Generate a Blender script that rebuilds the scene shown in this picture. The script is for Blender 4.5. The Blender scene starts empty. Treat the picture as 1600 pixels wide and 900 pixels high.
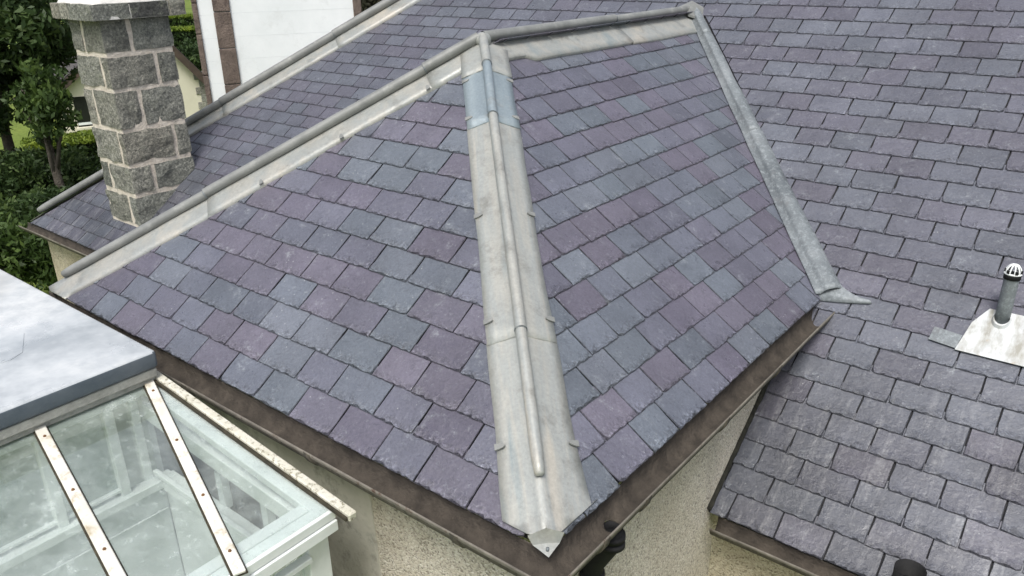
import bpy, bmesh, math, random
import numpy as np
from mathutils import Vector, Matrix, noise as mnoise
random.seed(7); rng = np.random.default_rng(7)
scene = bpy.context.scene
col = scene.collection
S = 2.2                      # metres in half the wing's span; roof sizes below are given in these units

# ------------------------------------------------------------------ camera
cam_d = bpy.data.cameras.new('camera'); cam = bpy.data.objects.new('camera', cam_d); col.objects.link(cam)
CAM = Vector((3.691, -2.0323, 2.1805))
RR = Vector((0.7806495, 0.62474138, -0.01686891)); UU = Vector((-0.23097425, 0.31348565, 0.92107418)); FW = Vector((-0.58072131, 0.71513982, -0.38902159))
m3 = Matrix((RR, UU, -FW)).transposed()
cam.matrix_world = Matrix.Translation(CAM) @ m3.to_4x4()
cam_d.sensor_width = 36; cam_d.lens = 28.185; cam_d.clip_end = 3000; cam_d.clip_start = 0.05
scene.camera = cam
# ------------------------------------------------------------------ world, sun, exposure
SUN_AZ, SUN_EL = math.radians(152), math.radians(60)       # azimuth clockwise from +Y
w = bpy.data.worlds.new('World'); scene.world = w; w.use_nodes = True
nt = w.node_tree; nt.nodes.clear()
sky = nt.nodes.new('ShaderNodeTexSky'); sky.sky_type = 'NISHITA'; sky.sun_disc = False
sky.sun_elevation = SUN_EL; sky.sun_rotation = SUN_AZ; sky.dust_density = 4; sky.air_density = 1.0; sky.ozone_density = 1.0
hs = nt.nodes.new('ShaderNodeHueSaturation'); hs.inputs['Saturation'].default_value = 0.55
bg = nt.nodes.new('ShaderNodeBackground'); bg.inputs['Strength'].default_value = 0.15
wo = nt.nodes.new('ShaderNodeOutputWorld')
nt.links.new(sky.outputs[0], hs.inputs['Color']); nt.links.new(hs.outputs[0], bg.inputs[0]); nt.links.new(bg.outputs[0], wo.inputs[0])
sd = bpy.data.lights.new('sun', 'SUN'); sd.energy = 2.3; sd.angle = math.radians(22); sd.color = (1, 0.98, 0.95)
so = bpy.data.objects.new('sun', sd); col.objects.link(so)
sdir = Vector((math.sin(SUN_AZ)*math.cos(SUN_EL), math.cos(SUN_AZ)*math.cos(SUN_EL), math.sin(SUN_EL)))
so.rotation_euler = sdir.to_track_quat('Z', 'Y').to_euler(); so.location = sdir*30
vs = scene.view_settings; vs.view_transform = 'Standard'; vs.look = 'None'; vs.gamma = 1; vs.use_curve_mapping = False; vs.exposure = 0.28

# ------------------------------------------------------------------ material helpers
class NT:
    def __init__(s, name):
        s.m = bpy.data.materials.new(name); s.m.use_nodes = True; s.t = s.m.node_tree; s.t.nodes.clear()
        s.out = s.n('ShaderNodeOutputMaterial'); s.geo = s.n('ShaderNodeNewGeometry'); s.pos = s.geo.outputs['Position']
    def n(s, typ, **kw):
        nd = s.t.nodes.new(typ)
        for k, v in kw.items():
            if hasattr(nd, k): setattr(nd, k, v)
            else: nd.inputs[k.replace('_', ' ')].default_value = v
        return nd
    def l(s, a, b): s.t.links.new(a, b)
    def put(s, sock, v):
        if hasattr(v, 'node'): s.l(v, sock)
        elif isinstance(v, (tuple, list)) and len(v) == 3 and sock.type == 'RGBA': sock.default_value = (*v, 1)
        else: sock.default_value = v
    def noise(s, scale, detail=4, rough=0.55, vec=None, dist=0.0, stretch=None):
        nd = s.n('ShaderNodeTexNoise'); nd.inputs['Scale'].default_value = scale; nd.inputs['Detail'].default_value = detail
        nd.inputs['Roughness'].default_value = rough; nd.inputs['Distortion'].default_value = dist
        v = vec or s.pos
        if stretch:
            mp = s.n('ShaderNodeMapping'); mp.inputs['Scale'].default_value = stretch; s.l(v, mp.inputs[0]); v = mp.outputs[0]
        s.l(v, nd.inputs['Vector']); return nd.outputs['Fac']
    def voro(s, scale, feature='F1', out='Distance', rand=1.0):
        nd = s.n('ShaderNodeTexVoronoi'); nd.feature = feature; nd.inputs['Scale'].default_value = scale
        nd.inputs['Randomness'].default_value = rand; s.l(s.pos, nd.inputs['Vector']); return nd.outputs[out]
    def ramp(s, fac, stops, interp='LINEAR'):
        nd = s.n('ShaderNodeValToRGB'); cr = nd.color_ramp; cr.interpolation = interp
        while len(cr.elements) < len(stops): cr.elements.new(0.5)
        for e, (p, c) in zip(cr.elements, stops):
            e.position = p; e.color = (*c, 1) if isinstance(c, tuple) else (c, c, c, 1)
        s.l(fac, nd.inputs[0]); return nd.outputs[0]
    def math(s, op, a, b=0.0, clamp=False):
        nd = s.n('ShaderNodeMath'); nd.operation = op; nd.use_clamp = clamp; s.put(nd.inputs[0], a); s.put(nd.inputs[1], b); return nd.outputs[0]
    def mix(s, fac, a, b, mode='MIX'):
        nd = s.n('ShaderNodeMixRGB'); nd.blend_type = mode; s.put(nd.inputs[0], fac); s.put(nd.inputs[1], a); s.put(nd.inputs[2], b); return nd.outputs[0]
    def sep(s, i):
        nd = s.n('ShaderNodeSeparateXYZ'); s.l(s.pos, nd.inputs[0]); return nd.outputs[i]
    def bump(s, h, strength=0.5, dist=0.01, normal=None):
        nd = s.n('ShaderNodeBump'); nd.inputs['Strength'].default_value = strength; nd.inputs['Distance'].default_value = dist
        s.l(h, nd.inputs['Height'])
        if normal: s.l(normal, nd.inputs['Normal'])
        return nd.outputs[0]
    def pbr(s, color, rough=0.6, metal=0.0, normal=None, spec=0.5):
        b = s.n('ShaderNodeBsdfPrincipled'); s.put(b.inputs['Base Color'], color); s.put(b.inputs['Roughness'], rough)
        s.put(b.inputs['Metallic'], metal); s.put(b.inputs['Specular IOR Level'], spec)
        if normal: s.l(normal, b.inputs['Normal'])
        s.l(b.outputs[0], s.out.inputs[0]); s.b = b; return s.m

def slate_mat(name, weathered=False, edge=False):
    t = NT(name)
    oi = t.n('ShaderNodeObjectInfo'); at = t.n('ShaderNodeAttribute'); at.attribute_name = 'rnd'
    r = t.math('FRACT', t.math('ADD', oi.outputs['Random'], at.outputs['Fac']))
    c = t.ramp(r, [(0.0, (0.106, 0.099, 0.130)), (0.2, (0.117, 0.107, 0.136)), (0.4, (0.110, 0.108, 0.138)), (0.55, (0.115, 0.118, 0.149)), (0.7, (0.107, 0.117, 0.143)), (0.85, (0.112, 0.128, 0.150)), (1.0, (0.125, 0.134, 0.159))] if not weathered else [(0.0, (0.094, 0.093, 0.117)), (0.2, (0.101, 0.098, 0.122)), (0.4, (0.096, 0.099, 0.122)), (0.6, (0.099, 0.104, 0.127)), (0.8, (0.100, 0.108, 0.129)), (1.0, (0.106, 0.111, 0.133))])
    r2 = t.math('FRACT', t.math('MULTIPLY', r, 17.31))
    c = t.mix(1.0, c, t.ramp(r2, [(0, .88), (1, 1.13)]), 'MULTIPLY')
    c = t.mix(1.0, c, t.ramp(t.noise(3.1, 3), [(.3, .86), (.7, 1.12)]), 'MULTIPLY')
    c = t.mix(1.0, c, t.ramp(t.noise(70, 5, .7), [(.25, .72), (.5, 1.0), (.8, 1.22)]), 'MULTIPLY')
    # pale lichen blotches and spots
    sp = t.math('MULTIPLY', t.ramp(t.voro(24), [(.06, 1.0), (.12, 0.0)]), t.ramp(t.noise(2.6, 2), [(.52, 0.0), (.62, 1.0)]))
    c = t.mix(t.math('MULTIPLY', sp, .55), c, (.48, .49, .48))
    bl = t.math('MULTIPLY', t.ramp(t.noise(9, 6, .7), [(.58, 0.0), (.72, 1.0)]), t.ramp(t.noise(55, 4, .75), [(.42, 0.0), (.66, 1.0)]))
    c = t.mix(t.math('MULTIPLY', bl, .62), c, (.40, .43, .44))
    fl_ = t.ramp(t.noise(34, 4, .7, dist=1.8), [(.60, 0.0), (.66, 1.0), (.70, 0.0)])
    c = t.mix(t.math('MULTIPLY', fl_, .30), c, (.34, .36, .38))
    if weathered:
        z = t.sep(2)
        low = t.ramp(t.math('MULTIPLY_ADD', z, -1.0), [(.66, 0.0), (.97, 1.0)])
        st = t.ramp(t.noise(1.0, 5, .65, stretch=(19, 2.4, 2.4)), [(.50, 0.0), (.64, 1.0)])
        st2 = t.ramp(t.noise(38, 5, .75), [(.36, 0.0), (.62, 1.0)])
        c = t.mix(t.math('MULTIPLY', t.math('MULTIPLY', st, st2), t.math('MULTIPLY', low, .38)), c, (.46, .46, .46))
        dk = t.ramp(t.noise(1.3, 4), [(.4, .62), (.65, 1.0)])
        c = t.mix(low, c, t.mix(1.0, c, dk, 'MULTIPLY'))  # dark algae blotches that also paint the shade beside the wing
    la = t.n('ShaderNodeAttribute'); la.attribute_name = 'loc'
    ly = t.n('ShaderNodeSeparateXYZ'); t.l(la.outputs['Vector'], ly.inputs[0])
    # riven tail: flakes broken off near the lower edge
    tm_ = t.ramp(t.math('ADD', ly.outputs[1], t.math('MULTIPLY', t.math('SUBTRACT', t.noise(17, 5, .7), .5), .16)), [(.014, 1.0), (.05, 0.0)])
    fk = t.noise(30, 6, .8, dist=1.6)
    c = t.mix(tm_, c, t.mix(1.0, c, t.ramp(fk, [(.38, .42), (.47, .88), (.54, 1.0), (.60, 1.75), (.68, 1.05)]), 'MULTIPLY'))
    cr_ = t.ramp(t.noise(7.5, 3, .6, dist=1.5), [(.485, 0.0), (.5, 1.0), (.515, 0.0)])
    c = t.mix(t.math('MULTIPLY', cr_, t.math('MULTIPLY_ADD', tm_, .5)), c, t.mix(1.0, c, (.55, .55, .57), 'MULTIPLY'))
    if edge: c = t.mix(1.0, c, t.ramp(t.noise(90, 4, .7), [(.3, .45), (.6, .95), (.75, 1.3)]), 'MULTIPLY')
    ter = t.math('DIVIDE', t.math('FLOOR', t.math('MULTIPLY', t.noise(8, 5, .6, dist=.8), 14.0)), 14.0)
    h = t.math('ADD', t.math('ADD', t.noise(26, 6, .62, dist=.6), t.math('MULTIPLY', ter, 1.6)), t.math('MULTIPLY', t.noise(150, 4, .7), .35))
    h = t.math('ADD', h, t.math('MULTIPLY', t.math('MULTIPLY', fk, tm_), 1.3))
    nrm = t.bump(h, .5 if not edge else 1.0, .009 if not edge else .02)
    return t.pbr(c, t.ramp(t.noise(14, 4), [(.3, .26), (.7, .45)]), 0, nrm, .55)

def lead_mat(name, old=False, axis=None, blue=False):
    t = NT(name)
    if axis is not None:
        dt = t.n('ShaderNodeVectorMath'); dt.operation = 'DOT_PRODUCT'; t.l(t.pos, dt.inputs[0]); dt.inputs[1].default_value = axis
        sc_ = t.n('ShaderNodeVectorMath'); sc_.operation = 'SCALE'; sc_.inputs[0].default_value = axis; t.l(t.math('MULTIPLY', dt.outputs['Value'], .9), sc_.inputs['Scale'])
        sb = t.n('ShaderNodeVectorMath'); sb.operation = 'SUBTRACT'; t.l(t.pos, sb.inputs[0]); t.l(sc_.outputs[0], sb.inputs[1])
        n1 = t.noise(7.5, 5, .6, vec=sb.outputs[0])
    else: n1 = t.noise(2.3, 4, .6, stretch=(1, 1, .5))
    if not old:
        c = t.ramp(n1, [(.30, (.27, .305, .305)), (.44, (.385, .38, .345)), (.54, (.335, .35, .335)), (.68, (.45, .425, .37))] if not blue else [(.3, (.20, .245, .275)), (.55, (.27, .32, .345)), (.75, (.34, .375, .385))])
        c = t.mix(t.ramp(t.noise(5.5, 5, .7), [(.54, 0.0), (.72, .75)]), c, (.20, .195, .175))
        c = t.mix(t.ramp(t.noise(3.5, 5, .7, stretch=(3, 3, .7)), [(.58, 0.0), (.72, .5)]), c, (.42, .43, .41))
    else:
        c = t.ramp(n1, [(.28, (.11, .125, .135)), (.5, (.17, .19, .20)), (.72, (.25, .27, .28))])
        c = t.mix(t.ramp(t.noise(30, 5, .75), [(.48, 0.0), (.70, .55)]), c, (.36, .39, .40))
        c = t.mix(t.ramp(t.noise(6, 5, .75), [(.55, 0.0), (.7, .7)]), c, (.15, .155, .16))
    c = t.mix(1.0, c, t.ramp(t.noise(60, 4, .7), [(.3, .88), (.7, 1.1)]), 'MULTIPLY')
    h = t.math('ADD', t.noise(7, 3), t.math('MULTIPLY', t.noise(90, 4), .12))
    return t.pbr(c, t.ramp(t.noise(9, 4), [(.3, .36), (.7, .58)]) if not old else .58, .3 if not old else .25, t.bump(h, .28, .02), .45)

def harl_mat(name, tint=(1, 1, 1), dirty=0.5):
    t = NT(name)
    v = t.voro(105, out='Color')
    g = t.n('ShaderNodeSeparateXYZ'); t.l(v, g.inputs[0])
    c = t.ramp(g.outputs[0], [(0, (.26, .23, .19)), (.12, (.46, .41, .34)), (.4, (.64, .58, .485)), (.8, (.73, .675, .575)), (1, (.82, .78, .70))])
    c = t.mix(1.0, c, tint, 'MULTIPLY')
    c = t.mix(t.ramp(t.noise(1.6, 5, .65), [(.45, 0.0), (.78, dirty*.8)]), c, (.36, .29, .19))
    c = t.mix(t.ramp(t.noise(1.1, 5, .7, stretch=(2.5, 2.5, .6)), [(.58, 0.0), (.8, dirty)]), c, (.20, .18, .14))
    d = t.math('SUBTRACT', 1.0, t.voro(105))
    nrm = t.bump(t.math('ADD', d, t.math('MULTIPLY', t.noise(12, 4), .8)), .9, .012)
    return t.pbr(c, .9, 0, nrm, .2)

def noise_mat(name, c0, c1, scale=6, rough=.7, bump=.3, bdist=.01, metal=0, c2=None, th=(.55, .7), s2=14, spec=.4, bscale=30):
    t = NT(name)
    c = t.ramp(t.noise(scale, 5, .65), [(.3, c0), (.7, c1)])
    if c2: c = t.mix(t.ramp(t.noise(s2, 6, .75), [(th[0], 0.0), (th[1], 1.0)]), c, c2)
    return t.pbr(c, rough, metal, t.bump(t.noise(bscale, 5, .65), bump, bdist), spec)

def granite_mat(name):
    t = NT(name)
    oi = t.n('ShaderNodeObjectInfo')
    c = t.ramp(t.noise(38, 6, .8), [(.34, (.085, .09, .085)), (.5, (.25, .248, .225)), (.66, (.48, .465, .42))])
    c = t.mix(1.0, c, t.ramp(oi.outputs['Random'], [(0, (.74, .78, .76)), (.35, (1.05, 1.0, .92)), (.7, (.92, .96, .94)), (1, (1.25, 1.22, 1.15))]), 'MULTIPLY')
    c = t.mix(t.ramp(t.noise(7, 5, .7), [(.5, 0.0), (.7, .6)]), c, (.33, .335, .28))
    c = t.mix(t.ramp(t.noise(4.5, 6, .7), [(.52, 0.0), (.66, .7)]), c, (.09, .092, .085))
    h = t.math('ADD', t.noise(14, 6, .7), t.math('MULTIPLY', t.noise(70, 5, .75), .4))
    return t.pbr(c, .92, 0, t.bump(h, .9, .05), .2)

def glass_mat(name):
    t = NT(name)
    tr = t.n('ShaderNodeBsdfTransparent'); tr.inputs[0].default_value = (.955, .975, .965, 1)
    gl = t.n('ShaderNodeBsdfGlossy'); gl.inputs['Roughness'].default_value = .03; gl.inputs['Color'].default_value = (.95, 1, 1, 1)
    t.l(t.bump(t.noise(3, 2), .05, .02), gl.inputs['Normal'])
    fr = t.n('ShaderNodeFresnel'); fr.inputs['IOR'].default_value = 1.6
    mx = t.n('ShaderNodeMixShader'); t.l(t.math('MULTIPLY', t.math('MULTIPLY', fr.outputs[0], t.math('SUBTRACT', 1.0, t.geo.outputs['Backfacing'])), 2.0, True), mx.inputs[0]); t.l(tr.outputs[0], mx.inputs[1]); t.l(gl.outputs[0], mx.inputs[2])
    df = t.n('ShaderNodeBsdfDiffuse'); t.put(df.inputs[0], t.mix(t.noise(20, 4), (.50, .56, .53), (.72, .78, .75)))
    d1 = t.ramp(t.noise(2.0, 6, .7), [(.38, .04), (.56, .16), (.70, .6)])  # grime film, thickened to paint in the sky's white haze too
    d2 = t.ramp(t.noise(26, 6, .8), [(.56, 0.0), (.76, .45)])
    mx2 = t.n('ShaderNodeMixShader'); t.l(t.math('ADD', d1, d2, True), mx2.inputs[0]); t.l(mx.outputs[0], mx2.inputs[1]); t.l(df.outputs[0], mx2.inputs[2])
    t.l(mx2.outputs[0], t.out.inputs[0]); return t.m

def leaf_mat(name, a, b, c_):
    t = NT(name); at = t.n('ShaderNodeAttribute'); at.attribute_name = 'rnd'
    c = t.ramp(at.outputs['Fac'], [(0, a), (.6, b), (1, c_)])
    bs = t.n('ShaderNodeBsdfPrincipled'); t.l(c, bs.inputs['Base Color']); bs.inputs['Roughness'].default_value = .55; bs.inputs['Specular IOR Level'].default_value = .3
    tl = t.n('ShaderNodeBsdfTranslucent'); t.l(c, tl.inputs[0])
    mx = t.n('ShaderNodeMixShader'); mx.inputs[0].default_value = .3; t.l(bs.outputs[0], mx.inputs[1]); t.l(tl.outputs[0], mx.inputs[2]); t.l(mx.outputs[0], t.out.inputs[0])
    return t.m

M_slate = slate_mat('slate'); M_slate_e = slate_mat('slate_riven_edge', edge=True)
M_slw = slate_mat('slate_weathered', True); M_slw_e = slate_mat('slate_weathered_edge', True, True)
M_deck = noise_mat('roof_underlay', (.018, .018, .02), (.03, .03, .032), 8, .95)
M_lead = lead_mat('lead_new'); AXF = Vector((1.0, -1.0219, -.7204)).normalized(); M_leadf = lead_mat('lead_front', axis=AXF); M_leadb = lead_mat('lead_blue', axis=AXF, blue=True); M_leadold = lead_mat('lead_old', True)
M_leadroll = noise_mat('lead_roll_dull', (.17, .175, .168), (.27, .275, .26), 5, .5, .25, .006, metal=.15, c2=(.33, .335, .315), th=(.56, .74), s2=7)
M_harl = harl_mat('harling'); M_harld = harl_mat('harling_dirty', (.9, .88, .78), .8)
M_cem = noise_mat('cement_render', (.38, .355, .30), (.54, .51, .44), 3, .9, .4, .01, c2=(.16, .15, .13), th=(.52, .75), s2=5)
M_gut = noise_mat('gutter_iron', (.052, .044, .035), (.135, .119, .095), 4, .85, .8, .012, c2=(.030, .026, .021), th=(.50, .66), s2=33)
M_black = noise_mat('black_pipe', (.008, .008, .009), (.018, .018, .018), 10, .7, .3, .005, spec=.2)
M_mud_shade = noise_mat('gutter_mud_shade', (.030, .025, .020), (.085, .071, .056), 9, .9, 1.0, .015, c2=(.10, .088, .066), th=(.60, .74), s2=26)  # mud tone, darkened so the trough reads as a shaded channel
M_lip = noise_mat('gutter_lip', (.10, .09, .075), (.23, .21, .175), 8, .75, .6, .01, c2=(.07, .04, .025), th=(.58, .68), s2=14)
M_moss = noise_mat('moss', (.035, .035, .012), (.13, .115, .04), 40, .95, 1, .03)
M_grime = noise_mat('grime', (.012, .012, .010), (.05, .048, .035), 25, .95, 1, .03)
M_gran = granite_mat('granite')
M_mort = noise_mat('mortar', (.54, .475, .395), (.70, .64, .555), 12, .95, .8, .02, c2=(.36, .33, .28), th=(.54, .74), s2=14)
M_flau = noise_mat('cement_cap', (.50, .49, .46), (.68, .66, .62), 8, .95, .4, .01)
M_white = noise_mat('white_paint', (.64, .67, .655), (.77, .80, .785), 5, .6, .25, .004, c2=(.36, .38, .35), th=(.64, .8), s2=18)
M_cream = noise_mat('cream_bar', (.58, .55, .46), (.78, .77, .72), 5, .55, .3, .004, c2=(.36, .28, .15), th=(.53, .70), s2=8)
M_mossy = noise_mat('mossy_bar', (.50, .48, .38), (.66, .64, .56), 9, .8, .7, .01, c2=(.13, .115, .06), th=(.52, .64), s2=34)
M_gask = noise_mat('gasket', (.02, .018, .012), (.06, .05, .03), 20, .9)
M_rust = noise_mat('rusty_bolt', (.10, .05, .02), (.22, .11, .04), 30, .8)
M_panel = noise_mat('painted_panel', (.58, .61, .60), (.66, .69, .68), 2, .7, .15, .004, c2=(.33, .345, .31), th=(.64, .82), s2=4)
M_dfloor = noise_mat('tiled_floor', (.20, .20, .18), (.30, .30, .27), 3, .8)
M_wood = noise_mat('weathered_board', (.20, .20, .18), (.34, .34, .31), 14, .85, .6, .008)
M_glass = glass_mat('dirty_hazy_glass')
M_render = noise_mat('white_render', (.74, .77, .77), (.84, .86, .86), 1.2, .85, .25, .01, c2=(.66, .68, .67), th=(.55, .8), s2=2.5)
M_stone = noise_mat('brown_stone', (.11, .085, .07), (.20, .155, .13), 5, .9, .8, .03, c2=(.08, .06, .055), th=(.5, .65), s2=9)
M_joint = noise_mat('joint_grey', (.70, .73, .74), (.76, .78, .78), 5, .9)
M_creamw = noise_mat('cream_render', (.60, .57, .45), (.68, .645, .52), 1.5, .9, .2, .01)
M_tile = noise_mat('dark_roof_tile', (.05, .045, .045), (.10, .09, .085), 3, .85)
M_dark = noise_mat('dark_glass', (.008, .009, .008), (.02, .022, .02), 2, .25)
M_brownw = noise_mat('brown_timber', (.045, .032, .025), (.085, .06, .045), 6, .7)
M_bark = noise_mat('bark', (.05, .042, .032), (.12, .105, .085), 9, .95, 1, .03)
M_plastic = noise_mat('white_plastic', (.72, .74, .74), (.80, .82, .82), 4, .4, .05)
def zinc_mat():
    t = NT('weathered_zinc')
    c = t.ramp(t.noise(5, 5, .7), [(.35, (.42, .44, .45)), (.7, (.62, .64, .64))])
    st = t.ramp(t.noise(1.0, 5, .65, stretch=(9, 3.4, 3.4)), [(.42, 0.0), (.60, 1.0)])
    c = t.mix(t.math('MULTIPLY', st, .9), c, (.24, .23, .19))
    c = t.mix(t.ramp(t.noise(12, 5, .7), [(.62, 0.0), (.74, .7)]), c, (.34, .24, .12))
    return t.pbr(c, .5, .15, t.bump(t.noise(20, 4), .2, .005))
M_zinc = zinc_mat()
def slabtop_mat():
    t = NT('lead_flat_roof')
    c = t.ramp(t.noise(1.5, 5, .65), [(.34, (.42, .45, .465)), (.48, (.62, .645, .65)), (.62, (.78, .79, .775)), (.75, (.56, .585, .595))])  # pale mottles carry the sky's reflection in the base colour
    c = t.mix(t.ramp(t.noise(3.2, 6, .7), [(.52, 0.0), (.72, .55)]), c, (.36, .40, .42))
    c = t.mix(t.ramp(t.noise(1.1, 3), [(.55, 0.0), (.7, .35)]), c, (.55, .52, .45))
    return t.pbr(c, t.ramp(t.noise(2.5, 4), [(.35, .24), (.7, .5)]), .3, t.bump(t.noise(2.4, 3), .3, .03))
M_leadroof = slabtop_mat()
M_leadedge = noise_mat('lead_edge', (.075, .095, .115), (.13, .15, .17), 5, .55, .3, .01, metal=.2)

# ------------------------------------------------------------------ mesh helpers
def mesh_obj(name, verts, faces, mats, parent=None, smooth=False, mi=None, loc=None):
    me = bpy.data.meshes.new(name); me.from_pydata([tuple(v) for v in verts], [], faces)
    for m in (mats if isinstance(mats, (list, tuple)) else [mats]): me.materials.append(m)
    if mi is not None: me.polygons.foreach_set('material_index', mi)
    if smooth: me.polygons.foreach_set('use_smooth', [True]*len(me.polygons))
    me.update()
    o = bpy.data.objects.new(name, me); col.objects.link(o)
    if parent: o.parent = parent; o.matrix_parent_inverse = PINV.get(parent.name, Matrix())
    if loc: o.location = loc
    return o
PINV = {}
def empty(name, loc=(0, 0, 0)):
    o = bpy.data.objects.new(name, None); col.objects.link(o); o.location = loc; o.empty_display_size = .2
    PINV[o.name] = Matrix.Translation(loc).inverted(); return o
def tag(o, label, cat=None, group=None, kind=None):
    o['label'] = label
    if cat: o['category'] = cat
    if group: o['group'] = group
    if kind: o['kind'] = kind
    return o
def box_vf(lo, hi):
    x0, y0, z0 = lo; x1, y1, z1 = hi
    v = [(x0,y0,z0),(x1,y0,z0),(x1,y1,z0),(x0,y1,z0),(x0,y0,z1),(x1,y0,z1),(x1,y1,z1),(x0,y1,z1)]
    f = [(0,3,2,1),(4,5,6,7),(0,1,5,4),(1,2,6,5),(2,3,7,6),(3,0,4,7)]
    return v, f
def bevbox(name, lo, hi, mat, parent, bev=.006, M=None, seg=1):
    bm = bmesh.new(); v, f = box_vf(lo, hi); vv = [bm.verts.new(p) for p in v]
    for q in f: bm.faces.new([vv[i] for i in q])
    if bev: bmesh.ops.bevel(bm, geom=list(bm.edges), offset=bev, segments=seg, affect='EDGES', profile=.5)
    if M: bm.transform(M)
    me = bpy.data.meshes.new(name); bm.to_mesh(me); bm.free(); me.materials.append(mat)
    o = bpy.data.objects.new(name, me); col.objects.link(o)
    if parent: o.parent = parent; o.matrix_parent_inverse = PINV.get(parent.name, Matrix())
    return o
def beam(name, p0, p1, wd, th, mat, parent, up=Vector((0,0,1)), bev=.004, ext=0):
    """a bar of section wd x th whose top centre line runs p0-p1"""
    p0, p1 = Vector(p0), Vector(p1); d = (p1-p0); L = d.length; d.normalize(); s = d.cross(up).normalized(); u = s.cross(d)
    M = Matrix((s, d, u)).transposed().to_4x4(); M.translation = p0
    return bevbox(name, (-wd/2, -ext, -th), (wd/2, L+ext, 0), mat, parent, bev, M)
def grid(rows, closed=False):
    n = len(rows[0]); v = [p for r in rows for p in r]; f = []
    for i in range(len(rows)-1):
        for j in range(n if closed else n-1):
            a = i*n+j; b = i*n+(j+1) % n; f.append((a, b, b+n, a+n))
    return v, f
def tube(name, pts, rad, mat, parent, seg=14, cap=True, smooth=True, inner=None):
    pts = [Vector(p) for p in pts]; rows = []
    for i, p in enumerate(pts):
        d = (pts[min(i+1, len(pts)-1)]-pts[max(i-1, 0)]).normalized()
        a = d.orthogonal().normalized() if i == 0 else (a - d*a.dot(d)).normalized()
        b = d.cross(a); r = rad[i] if isinstance(rad, (list, tuple)) else rad
        rows.append([p+(a*math.cos(2*math.pi*k/seg)+b*math.sin(2*math.pi*k/seg))*r for k in range(seg)])
    v, f = grid(rows, True)
    if cap: f = f+[tuple(range(seg))[::-1], tuple(range(len(v)-seg, len(v)))]
    return mesh_obj(name, v, f, mat, parent, smooth)

# ------------------------------------------------------------------ roof geometry (units of S, then metres)
h, d1, e, tm = .7204, 1.0219, 2.3927, .7319
V3 = lambda *a: Vector(a)*S
A, R_, L_, C_ = V3(0, d1, h), V3(0, e, h), V3(-1, 0, 0), V3(1, 0, 0)
yV = e-h/tm; Vv = V3(1, yV, 0)
zm = .4418; ye = yV-zm/tm; ML = V3(-3.39, ye, -zm)
GZ = -1.6*S
class Plane:
    def __init__(s, O, U, V):
        s.O, s.U, s.V = Vector(O), Vector(U).normalized(), Vector(V).normalized(); s.N = s.U.cross(s.V).normalized()
        s.O0 = s.O - s.N*.018
    def p(s, u, v, n=0): return s.O0+s.U*u+s.V*v+s.N*n
F1 = Plane((0, 0, 0), (1, 0, 0), (0, d1, h))
F2 = Plane(V3(1, 0, 0), (0, 1, 0), (-1, 0, h))
F3 = Plane(V3(-1, 0, 0), (0, -1, 0), (1, 0, h))
MP = Plane(V3(0, yV, 0), (1, 0, 0), (0, 1, tm))
ML2 = V3(-3.39, ye, -zm)
MH = Plane(ML2, (0, -1, 0), (1, 0, tm))
l1 = math.hypot(d1, h)*S; l2 = math.hypot(1, h)*S; km = math.hypot(1, tm)

house = empty('slate_roofed_house', (0, 2.0*S, GZ))
tag(house, 'harled house with hipped purple and grey slate roof, lead hips and granite chimney', 'house')

# ---- slates
def outline(wd, ln, chips=True):
    """slate outline, tail at y=0 (ragged), head at y=ln; returns points and chamfer widths"""
    pts, ch = [], []
    n = 12
    cl, cr = (random.random() < .13), (random.random() < .13)
    for i in range(n+1):
        x = -wd/2+wd*i/n; y = random.uniform(-.0022, .0024); c = random.choice((.002, .003, .004, .006, .009, .014))
        if i == 0 and cl: y += random.uniform(.005, .013); x += .003
        if i == n and cr: y += random.uniform(.005, .013); x -= .003
        pts.append((x, y)); ch.append(c)
    for k in (1, 2): pts.append((wd/2+random.uniform(-.0035, .001), ln*k/3)); ch.append(random.choice((.002, .003, .007)))
    pts.append((wd/2, ln)); ch.append(.001); pts.append((-wd/2, ln)); ch.append(.001)
    for k in (2, 1): pts.append((-wd/2+random.uniform(-.001, .0035), ln*k/3)); ch.append(random.choice((.002, .003, .007)))
    return pts, ch
def clip(pts, ch, hp):
    a, b, c = hp; out, oc = [], []
    n = len(pts)
    for i in range(n):
        p, q = pts[i], pts[(i+1) % n]; dp = a*p[0]+b*p[1]-c; dq = a*q[0]+b*q[1]-c
        if dp >= 0: out.append(p); oc.append(ch[i])
        if dp*dq < 0:
            t = dp/(dp-dq); out.append((p[0]+(q[0]-p[0])*t, p[1]+(q[1]-p[1])*t)); oc.append(.002)
    return out, oc
def area(p): return .5*abs(sum(p[i][0]*p[(i+1) % len(p)][1]-p[(i+1) % len(p)][0]*p[i][1] for i in range(len(p)))) if len(p) > 2 else 0
TH, LIFT = .006, .0105
def slate_geo(pts, ch, ln):
    """local slate mesh lying on its course: tail lifted onto the course below"""
    n = len(pts); cx = sum(p[0] for p in pts)/n; cy = sum(p[1] for p in pts)/n
    zb = lambda y: LIFT*(1-max(0, min(1, y/ln)))+.001
    v = []; 
    for x, y in pts: v.append((x, y, zb(y)))
    for (x, y), c in zip(pts, ch): v.append((x, y, zb(y)+TH-min(.0055, c*.55)))
    for (x, y), c in zip(pts, ch):
        dx, dy = cx-x, cy-y; L = math.hypot(dx, dy)+1e-6
        sx = math.copysign(min(c, abs(dx)*.5), dx)*(1 if abs(dx)*1.0 > .30*abs(dy) else .3); sy = math.copysign(min(c, abs(dy)*.5), dy)
        v.append((x+sx*.6, y+sy, zb(y+sy)+TH+random.uniform(-.0004, .0006)))
    f = []; mi = []
    for i in range(n):
        j = (i+1) % n
        f.append((i, j, n+j, n+i)); mi.append(1); f.append((n+i, n+j, 2*n+j, 2*n+i)); mi.append(1)
    f.append(tuple(range(2*n, 3*n))); mi.append(0)
    return v, f, mi
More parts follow.
